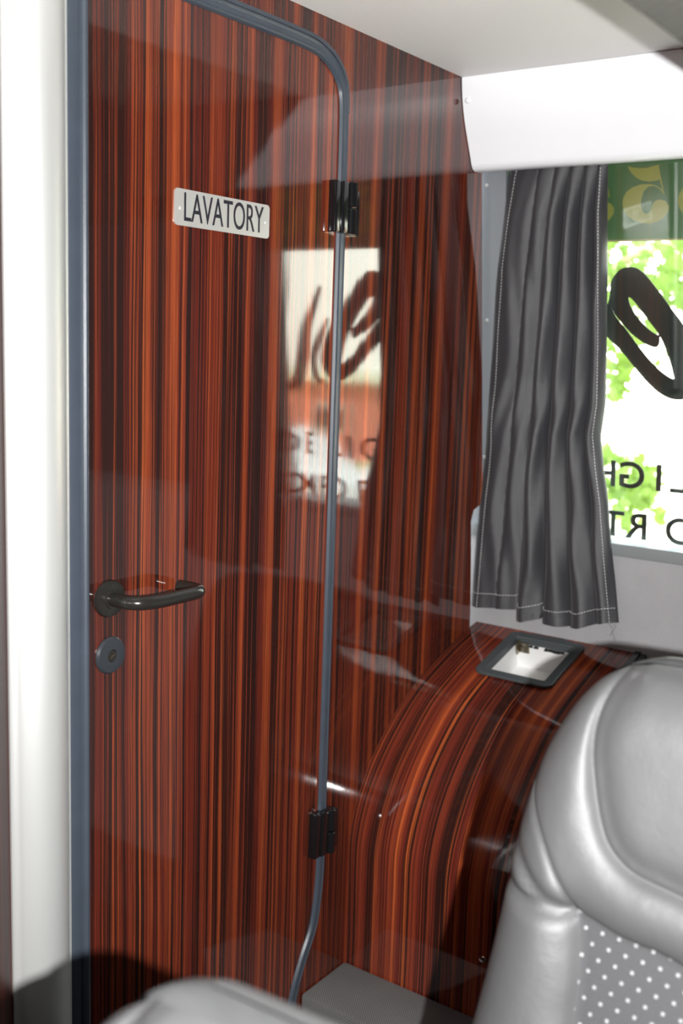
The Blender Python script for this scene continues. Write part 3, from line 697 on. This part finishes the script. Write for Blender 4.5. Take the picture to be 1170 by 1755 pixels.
def height(P):
    """thickness towards the cabin (-x) at (a,z)"""
    P = np.asarray(P); dr = dist(P, rimline); q = np.clip(dr/.062, 0, 1); H = .060*np.sqrt(np.clip(1-(1-q)**2, 0, 1))
    H += .014*np.clip(1-np.abs(P[:, 0]-AC-0)/.22, -1, 1)*0
    dB = dist(P, seamsB); dC = dist(P, seamsC); dA = np.minimum(dist(P, sAf), dist(P, mir(sAf))); dD = np.minimum(dist(P, sDf), dist(P, mir(sDf)))
    inp = inside(P, pad_poly); ini = inside(P, ins_poly)
    H += np.where(inp, .020*(1-(1-np.clip(dB/.05, 0, 1))**3)-.012*np.clip(dB/.012, 0, 1)**.7, .010*(1-(1-np.clip(dB/.035, 0, 1))**3))
    H += np.where(ini, -.004*np.clip(np.minimum(dC, dD)/.006, 0, 1), .020*(1-(1-np.clip(np.minimum(dC, dD)/.055, 0, 1))**3))
    H -= .0030*np.exp(-(dA/.004)**2)+.003*np.exp(-(dD/.004)**2)+.003*np.exp(-(dC/.004)**2)+.004*np.exp(-(dB/.0035)**2)
    # creases pulled into the side bolster at the seam junction
    j = np.array(sC[0])
    for (da, dz, ph, am, wd) in ((-.085, .050, 0, .0110, .009), (-.100, .006, 0, .0130, .0075), (-.07, .026, 0, -.0045, .010)):
        for J, sg in ((j, 1), (np.array((2*AC-j[0], j[1])), -1)):
            a = (P[:, 0]-J[0])*sg; t = np.clip(a/da, 0, 1.05); zc = J[1]+dz*t**1.5-.004*np.sin(t*3)
            H -= am*np.exp(-((P[:, 1]-zc)/wd)**2)*np.exp(-((t-.45)/.42)**2)*(a < 0)
    return H
def region(poly, step=.006):
    poly = [tuple(p) for p in poly]
    if np.hypot(poly[0][0]-poly[-1][0], poly[0][1]-poly[-1][1]) < 1e-6: poly = poly[:-1]
    A = np.array(poly); xs = np.arange(A[:, 0].min(), A[:, 0].max(), step); zs = np.arange(A[:, 1].min(), A[:, 1].max(), step)
    g = np.array([(x+(i % 2)*step/2, z) for i, z in enumerate(zs) for x in xs]); g = g[inside(g, A)]; g = g[dist(g, poly+[poly[0]]) > .0125]
    C_ = np.roll(A, -1, 0)-np.roll(A, 1, 0); C_ /= np.linalg.norm(C_, axis=1)[:, None]; Nn = np.stack([-C_[:, 1], C_[:, 0]], 1)
    for dd in (.0012, .0032, .006, .0095):
        for sg in (1, -1):
            q = A+Nn*dd*sg; q = q[inside(q, A)]; q = q[dist(q, poly+[poly[0]]) > dd*.96]; g = np.concatenate([g, q])
    # extra rows hugging the boundary so that roll-offs at the rim stay round
    V = [Vector(p) for p in poly]+[Vector(p) for p in g]; n = len(poly)
    r = delaunay_2d_cdt(V, [(i, (i+1) % n) for i in range(n)], [list(range(n))], 1, 1e-6)
    return np.array([tuple(v) for v in r[0]]), r[2]
def resample(L, st=.006):
    L = [np.array(p) for p in L]; out = [L[0]]
    for a, b in zip(L, L[1:]):
        k = max(1, int(round(np.linalg.norm(b-a)/st)))
        for i in range(1, k+1): out.append(a+(b-a)*i/k)
    res = [out[0]]
    for p in out[1:]:
        if np.linalg.norm(p-res[-1]) > st*.45: res.append(p)
    return [tuple(p) for p in res]
TAN = .22
def seat_piece(poly, back=False):
    P, T = region(poly); H = height(P); bm = bmesh.new(); uvl = bm.loops.layers.uv.new('UVMap'); vs = []
    for (a, z), h in zip(P, H):
        if back:
            dr = h
        vs.append(bm.verts.new((TAN*(z-.56)-(h if not back else -h), -(a-AC), z)))
    for t in T:
        try: f = bm.faces.new([vs[i] for i in t])
        except ValueError: continue
        for lp in f.loops: lp[uvl].uv = (-lp.vert.co.y, lp.vert.co.z)
    # the front looks along -x
    for f in bm.faces:
        f.normal_update()
        if (f.normal.x > 0) != back: f.normal_flip()
    return bm
def seat_mesh(bm):
    me = bpy.data.meshes.new('m'); bm.to_mesh(me); bm.free()
    for p in me.polygons: p.use_smooth = True
    return me
def height_back(P):
    dr = dist(P, rimline); q = np.clip(dr/.05, 0, 1); return .045*np.sqrt(np.clip(1-(1-q)**2, 0, 1))
def back_piece():
    global height
    keep = height; height = height_back; bm = seat_piece(resample(outline), True); height = keep; return bm
def make_seat():
    root = thing('passenger_seat', '', 'seat')
    # wing region: silhouette above seam A end, outside pad, above C
    k = min(range(len(silL)), key=lambda i: np.hypot(silL[i][0]-sA[0][0], silL[i][1]-sA[0][1])); j0 = silL[k]
    kp = min(range(len(silL)), key=lambda i: np.hypot(silL[i][0]-sB[0][0], silL[i][1]-sB[0][1])); jb = silL[kp]
    A_ = [j0]+sAf[1:]; B_ = [jb]+sBf[1:]
    wing = silL[k:kp+1]+B_[1:]+mir(B_)[1:-1]+mir(silL[k:kp+1])+mir(A_)[::-1][1:-1][::-1][::-1]
    # explicit loop: left rim up, down along the pad, up the other side, right rim down, seam A, seam C, seam A back
    wing = list(silL[k:kp+1])+list(B_[1:])+list(mir(B_)[1:])+list(mir(silL[k:kp+1])[1:])+[(2*AC-a, z) for a, z in A_[1:]]+list(mir(sCf)[::1][::-1][:0])
    right_C = [(2*AC-a, z) for a, z in sCf]           # from right corner to centre
    wing += right_C[1:]+sCf[::-1][1:]+A_[::-1][1:-1]
    pad = B_+mir(B_)[1:]+mir(silL[kp:])[::1][::-1][:0]
    topL = silL[kp:]
    pad = B_+mir(B_)[1:]+[(2*AC-a, z) for a, z in topL[1:]]+topL[::-1][1:-1]
    bol = silL[:k+1]+A_[1:]+sDf[1:]
    bolr = [(2*AC-a, z) for a, z in bol]
    ins = sCf+mir(sCf)[1:]+[(2*AC-a, z) for a, z in sDf[1:]]+sDf[::-1][:-1]
    def rs(L): L = resample(list(L)+[L[0]]); return L[:-1]
    link('headrest_wing', seat_mesh(seat_piece(rs(wing))), LEATH, root); link('headrest_pad', seat_mesh(seat_piece(rs(pad))), LEATH, root)
    link('side_bolster', seat_mesh(seat_piece(rs(bol))), LEATH, root); link('side_bolster', seat_mesh(seat_piece(rs(bolr))), LEATH, root)
    fi = link('fabric_insert', seat_mesh(seat_piece(rs(ins))), DOTS, root); fi['label'] = 'dark grey fabric insert with pale dots'
    link('back_shell', seat_mesh(back_piece()), LEATH, root)
    bm = bmesh.new()
    for L in (A_, [(2*AC-a, z) for a, z in A_]):
        bm = bmesh.new()
        L = resample(L, .004); H = height(L)
        add_tube(bm, [(TAN*(z-.56)-h-.0004, -(a-AC), z) for (a, z), h in zip(L, H)], .0009, 6)
        link('piping', mesh_of(bm), LEATH, root)
    cu = box_bm((-.50, -.225, Z0+.30), (.01, .225, Z0+.46), .04, 4); link('cushion', mesh_of(cu, 60), LEATH, root)
    sb = box_bm((-.05, -.20, Z0+.36), (.01, .20, .46), .012, 3); link('lower_back', mesh_of(sb, 60), LEATH, root)
    bs = box_bm((-.38, -.16, Z0), (-.06, .16, Z0+.30), .01, 2); link('base', mesh_of(bs, 30), DARKGAP, root)
    return root
seat = make_seat(); seat.location = (SX, -AC, 0)
seat['label'] = 'silver-grey leather seat with dotted insert, in front of the console'
seat2 = seat.copy(); COL.objects.link(seat2)
for ch in seat.children:
    k = ch.copy(); COL.objects.link(k); k.parent = seat2
seat2.location = (.36, -.768, Z0*.074); seat2.scale = (.926, .926, .926)
seat2['label'] = 'blurred grey leather seat top in the foreground below the door'

# ------------------------------------------------------------------ overhead rack close to the camera
o = box_obj('overhead_rack', (-1.2, -1.55, 1.55), (1.75, -.765, 1.80), RFAB, bev=.006)
tag(o, 'olive-grey fabric overhead rack running out of the top right corner', 'overhead rack')

# ------------------------------------------------------------------ outside
GZ = -1.55
def plane_obj(name, x0, y0, x1, y1, z, m, th=.1): return box_obj(name, (x0, y0, z-th), (x1, y1, z), m)
PAVE = mat('pale_concrete_paving', (.62, .58, .48), .8, var=.15, vscale=.6, bump=.2)
GRASS = mat('sunlit_grass', (.30, .38, .06), .8, var=.25, vscale=3, bump=.4)
RED = mat('red_brick_wall', (.62, .20, .15), .8, var=.12, vscale=2)
CREAM = mat('cream_render_wall', (.80, .76, .64), .8, var=.05)
o = plane_obj('ground', -40, -60, 90, 60, GZ, PAVE); o['kind'] = 'structure'
def bldg(name, lab, x, y0, y1, z1, m, th=6.0, wins=0, wz=0, wh=1.0):
    b = thing(name, lab, 'building', (x, (y0+y1)/2, GZ)); 
    box_obj('wall', (x, y0, GZ), (x+th, y1, z1), m, b)
    box_obj('roof', (x-.3, y0-.3, z1), (x+th+.3, y1+.3, z1+.25), CREAM, b)
    for i in range(wins):
        yc = y0+(i+.5)*(y1-y0)/wins
        w_ = box_obj('window', (x-.06, yc-.5, wz), (x+.02, yc+.5, wz+wh), ALU, b); box_obj('pane', (x-.08, yc-.42, wz+.08), (x-.05, yc+.42, wz+wh-.08), BLACKG, w_)
        to_local(w_.children[0], b) if False else None
        w_.children[0].data.transform(Matrix.Translation(-Vector(b.location)))
    return b
bldg('brick_building', 'long low red brick building beyond the lawn, seen mirrored', 22, -34, -6.5, .38, RED, wins=5, wz=-.9, wh=.7)
o = box_obj('lawn', (14.5, -26, GZ), (21.5, -3.0, GZ+.04), GRASS); tag(o, 'sunlit lawn strip before the red building', 'lawn', kind='stuff')
# parked white car
def car(x, y):
    c = thing('parked_car', 'white parked car outside on the paving, seen mirrored in the bulkhead', 'car', (x, y, GZ))
    WP = mat('white_car_paint', (.75, .75, .75), .25); pf = [(-2.2, .25), (-2.25, .7), (-2.1, .85), (-1.2, .95), (-.6, 1.42), (.7, 1.45), (1.4, 1.0), (2.15, .9), (2.25, .6), (2.2, .25)]
    pts = [tuple(p) for p in catmull(pf, 4)]
    F2 = frame((0, 0, 0), (0, 1, 0), (0, 0, 1)); me = flat([pts], 1.7, F2, .08); smooth(me, 40); link('body', me, WP, c)
    gp = [(-1.05, .98), (-.55, 1.34), (.62, 1.37), (1.2, 1.02)]
    link('side_windows', flat([gp], 1.74, F2), BLACKG, c)
    for yy in (-1.4, 1.4):
        for xx in (-.78, .78):
            bm = bmesh.new(); add_lathe(bm, [(0, -.1), (.3, -.1), (.33, -.06), (.33, .06), (.3, .1), (0, .1)], Matrix.Translation((xx, yy, .33)) @ Matrix.Rotation(math.pi/2, 4, 'Y'), 24); link('wheel', mesh_of(bm, 40), DARKGAP, c)
    return c
car(12.5, -9.5)
# maple-like tree close behind the window
LEAF = translucent('sunlit_leaf', (.055, .12, .010), (.13, .20, .03), .5, 2.0); BARK = mat('pale_bark', (.30, .24, .16), .85, var=.2, vscale=20)
def leaf_shape():
    P = [(0, 0), (.10, .06), (.34, -.02), (.28, .14), (.52, .26), (.36, .34), (.40, .58), (.20, .50), (.12, .66), (0, 1.0)]
    return P+[(-x, y) for x, y in P[::-1][1:-1]]
LS = leaf_shape()
def leaves(bm, center, rad, n, size, rnd):
    for _ in range(n):
        while True:
            d = np.array([rnd.uniform(-1, 1) for _ in range(3)])
            if d@d <= 1: break
        c = Vector(center)+Vector(d*np.array(rad)); s = size*rnd.uniform(.6, 1.25)
        q = Matrix.Rotation(rnd.uniform(0, 6.28), 3, 'X') @ Matrix.Rotation(rnd.uniform(-.9, .9), 3, 'Y') @ Matrix.Rotation(rnd.uniform(-.9, .9), 3, 'Z')
        base = Matrix(((0, .12, 0), (1, 0, 0), (0, 1, 0)))
        vs = [bm.verts.new(c+(q @ Vector((.18*abs(x), x, y-.4)))*s) for x, y in LS]; mid = bm.verts.new(c+(q @ Vector((-.04, 0, .0)))*s)
        for i in range(len(vs)): bm.faces.new((vs[i], vs[(i+1) % len(vs)], mid))
def tree(lab, x, y, blobs, trunk, size, seed):
    rnd = random.Random(seed); t = thing('maple_tree', lab, 'tree', (x, y, GZ), None)
    bm = bmesh.new(); 
    for c, r, n in blobs: leaves(bm, c, r, n, size, rnd)
    me = bpy.data.meshes.new('m'); bm.to_mesh(me); bm.free(); f = to_local(link('foliage', me, LEAF, t), t); f['kind'] = 'stuff'
    for L in trunk:
        bm = bmesh.new(); add_tube(bm, catmull(L[0], 6, False), np.linspace(L[1], L[2], (len(L[0])-1)*6+1), 10); to_local(link(L[3], mesh_of(bm), BARK, t), t)
def far(px, py, X): p = onX(px, py, X); return tuple(p)
T = 4.6
blobs = [(far(1110, 470, T), (.3, .42, .17), 70), (far(1150, 560, T), (.3, .30, .22), 36), (far(1055, 600, T), (.25, .08, .26), 22), (far(1180, 420, T), (.3, .5, .2), 60), (far(1050, 640, T), (.2, .07, .12), 22),
         (far(1085, 830, T), (.2, .12, .10), 34), (far(1060, 800, T), (.2, .10, .12), 24), (far(1100, 880, T), (.2, .09, .05), 12), (far(1050, 880, T), (.2, .10, .10), 10), (far(900, 500, T), (.4, .5, .5), 160), (far(950, 850, T), (.3, .3, .3), 80), (far(1250, 480, T), (.4, .4, .3), 80)]
tr_ = [([(4.9, 1.6, GZ), (4.85, 1.5, -.2), (4.8, 1.45, 1.2), (4.7, 1.4, 3.0)], .10, .04, 'trunk'), ([(4.8, 1.45, 1.0), far(1045, 470, T), far(1125, 425, T), far(1300, 380, T)], .035, .008, 'branch'), ([(4.84, 1.5, .1), far(1000, 860, T), far(1080, 850, T)], .03, .006, 'branch')]
tree('leafy tree with bright green leaves right outside the rear window', 4.9, 1.6, blobs, tr_, .085, 3)
rnd = random.Random(5)
tree('green tree standing beside the brick building, seen mirrored', 13.5, -5.6, [((13.5, -5.6, 2.0), (1.0, 1.0, 1.3), 900)], [([(13.5, -5.6, GZ), (13.5, -5.55, .2), (13.5, -5.6, 1.6)], .12, .05, 'trunk')], .22, 11)
